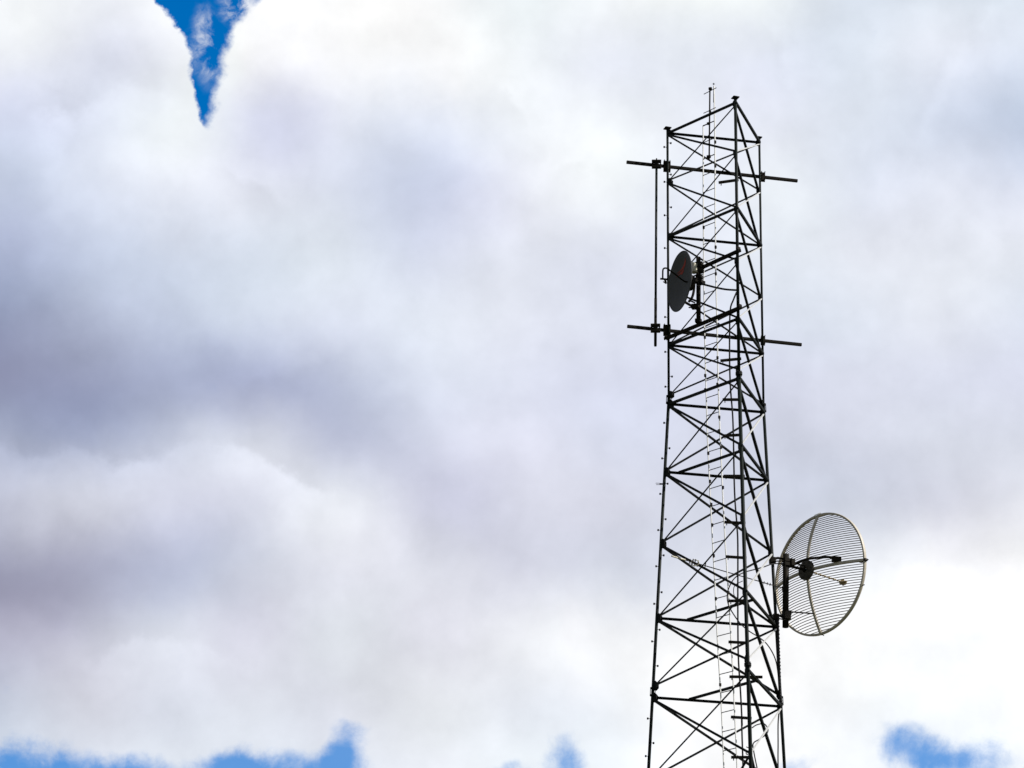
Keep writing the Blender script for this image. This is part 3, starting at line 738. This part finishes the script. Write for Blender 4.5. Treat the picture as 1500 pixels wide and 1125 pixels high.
# bowed arm from the pipe to the horizontal rib
ribend = gpt(0.52, 0.03, -0.06)
mb = MB(); arm = smooth_path([at(1152, 826, yG-0.02), at(1164, 825.5, yG), at(1174, 821.5, yG+0.03), at(1185, 818.5, yG+0.05), at(1200, 816.8, yG+0.07), at(1213, 816, ribend.y-0.04), at(1224, 817.5, ribend.y)])
mb.tube(arm, 0.020, 10); mb.build('support_arm', M_BLACK, gd, smooth=True)
MB().bar(at(1219, 819, ribend.y), at(1231.5, 820, ribend.y+0.02), 0.09, 0.08).build('arm_clamp', M_BLACK, gd)
mb = MB(); mb.tube([at(1156, 829, yG+0.02), vtx-nG*0.05], 0.022, 8); mb.tube([at(1158, 823, yG+0.02), vtx-nG*0.05+Vector((0, 0, 0.06))], 0.012, 8); mb.build('hub_stay', M_BLACK, gd)
# threaded stay near the bottom
pa, pb = at(1155, 896, yG), gpt(0.0, -0.66, -0.03)
mb = MB(); mb.tube([pa, pb], 0.007, 6)
for k in range(16): c = pa.lerp(pb, 0.06*k+0.04); dd = (pb-pa).normalized()*0.008; mb.tube([c-dd, c+dd], 0.012, 6)
mb.box(at(1156, 897.5, yG), 0.07, 0.06, 0.06); mb.build('threaded_stay', M_BLACK, gd)
# little fixings sticking out of the rim
mb = MB(); e = gpt(RG, 0, 0)
mb.bar(e-hh*0.10, e+hh*0.03, 0.06, 0.04); mb.tube([e-hh*0.04-Vector((0, 0, 0.02)), e+hh*0.075-Vector((0, 0, 0.01))], 0.013, 8, taper=[0.024, 0.006])
e = gpt(RG*math.cos(-0.42), RG*math.sin(-0.42)); mb.tube([e-hh*0.03, e+hh*0.06], 0.008, 6)
e = gpt(0, -RG); mb.bar(e+Vector((-0.03, 0, 0.08)), e+Vector((0.02, 0, -0.015)), 0.04, 0.03); mb.tube([e, e+Vector((0.04, 0, -0.03))], 0.007, 6)
mb.build('rim_fixing', M_BLACK, gd)
mb = MB(); e = gpt(0, RG); mb.bar(e+Vector((-0.06, 0, -0.01)), e+Vector((0.03, 0, 0.03)), 0.05, 0.03); mb.build('top_joint', M_GALV_SUNLIT, gd)

# ---------------------------------------------------------------- yagi antenna poking through the tower
ya, yb = at(984, 814.6, 46.95), at(1150, 862.5, 48.45)
yg = thing('yagi_antenna', 'slim yagi antenna with short cross elements slanting through the tower beside the grid dish', 'antenna', yb)
MB().tube([ya, yb], 0.008, 8).build('element_boom', M_BLACK, yg)
MB().tube([ya, ya.lerp(yb, 0.115)], 0.0125, 8).build('boom_tip', M_CREAM, yg)
def el(t, l, r_=0.006, m_=M_BLACK, nm='element'):
    c = ya.lerp(yb, t); s = Vector((0.72*0.3, -0.66*0.3, 1)).normalized(); MB().tube([c-s*l/2, c+s*l/2], r_, 6).build(nm, m_, yg)
for t, l in ((0.155, 0.07), (0.18, 0.10), (0.20, 0.11), (0.225, 0.10), (0.29, 0.08), (0.81, 0.045), (0.84, 0.045), (0.865, 0.05), (0.89, 0.045), (0.915, 0.05), (0.94, 0.05)): el(t, l, 0.008 if t < .3 else 0.006)
mb = MB(); c = ya.lerp(yb, 0.2)
mb.tube([c+Vector((0.03*math.cos(a)*2.0, 0, 0.045*math.sin(a))) for a in [2*math.pi*k/20 for k in range(20)]], 0.007, 6, closed=True)
mb.build('folded_dipole', M_CREAM, yg)
MB().box(yb, 0.07, 0.09, 0.08, rz=0.3).build('clamp', M_BLACK, yg)

# ---------------------------------------------------------------- cables
GC = 'black cables on the tower'
def cable(pts, r, label, cat='cable', base=None):
    P = smooth_path(pts); me = MB().tube(P, r, 8)
    t = me.build('cable', M_CABLE, None, smooth=True)
    return tag(t, label, cat, GC)
yc = leg(1, 21).y+0.22
trunk = [at(x, y, yc if y < 600 else yc-0.0002*(y-600)) for x, y in ((1079, 428), (1074, 440), (1070, 452), (1068.8, 480), (1068.8, 530), (1070, 568), (1073, 605), (1074.3, 640), (1076, 720), (1079.5, 770), (1080.8, 800), (1080.8, 890), (1081.5, 960), (1084.5, 1010), (1087, 1060), (1088.5, 1125))]
trunk += [Vector((3.5, 46.6, 7.0)), Vector((3.65, 46.3, 0.05))]
cable(trunk, 0.0125, 'straight black trunk cable running down inside the near leg on short brackets')
cable([at(1026, 415.5, ypipe), at(1038, 418.5, ypipe-0.1), at(1050, 421.5, 47.15), at(1064, 424, 47.05), at(1079, 425, 46.98)], 0.0155, 'thick cable sagging from the small dark dish across to the near leg')
cable([at(1148, 826, yG), at(1140, 825.5, yG-0.02), at(1130, 826.5, 48.3), at(1120, 830, 48.1), at(1108, 833.5, 47.9), at(1090, 838.5, 47.6), at(1077, 846, 47.45), at(1069, 858, 47.4), at(1065.3, 872, 47.4), at(1067.5, 887, 47.4), at(1076, 902, 47.5), at(1086, 915, 47.6),
       at(1098, 925, 47.8), at(1111, 933, 48.0), at(1122, 942, 48.2), at(1131, 955, 48.35), at(1137, 970, 48.42), at(1140, 990, 48.45)], 0.009, 'thin cable looping from the grid dish through the tower and back to the right leg')
cable([at(1088, 851, 47.3), at(1077, 857, 47.3), at(1074.5, 866, 47.3), at(1077, 876, 47.3), at(1084, 885, 47.2), at(1091, 874, 47.1)], 0.006, 'small thin loop of cable beside the near leg, level with the grid dish')
cable([at(1102, 1066, 47.5), at(1108, 1062, 47.6), at(1118, 1060, 47.9), at(1123, 1064, 48.1), at(1125, 1070, 48.15), at(1122, 1076, 48.1), at(1112, 1083, 47.8), at(1103.5, 1089, 47.5), at(1104, 1100, 47.5), at(1109, 1125, 47.5)], 0.009, 'cable curling between the near and right legs at the bottom of the picture')
cable([at(1093, 1094, 47.0), at(1097, 1096, 47.0), at(1097, 1099, 47.0), at(1093, 1102, 47.0), at(1094, 1105, 47.0), at(1098, 1104, 47.0)], 0.007, 'tiny curl of cable at the near leg near the bottom of the picture')
cable([at(1141, 1044, 48.5), at(1139.8, 1060, 48.5), at(1139.8, 1090, 48.5), at(1140, 1135, 48.5), at(1144, 1300, 48.6)], 0.010, 'straight cable dropping beside the right leg at the bottom of the picture')
mb = MB(); P = smooth_path([at(x, y, 48.42) for x, y in ((1139.5, 905), (1140.2, 940), (1141.5, 975), (1142.5, 1010), (1145, 1035))], 14)
mb.tube(P, 0.016, 8)
for k in range(0, len(P)-1, 2): d = (P[k+1]-P[k]).normalized()*0.008; mb.tube([P[k]-d, P[k]+d], 0.023, 8)
tag(mb.build('cable', M_CABLE), 'ribbed cable strapped along the right leg below the grid dish', 'cable', GC)
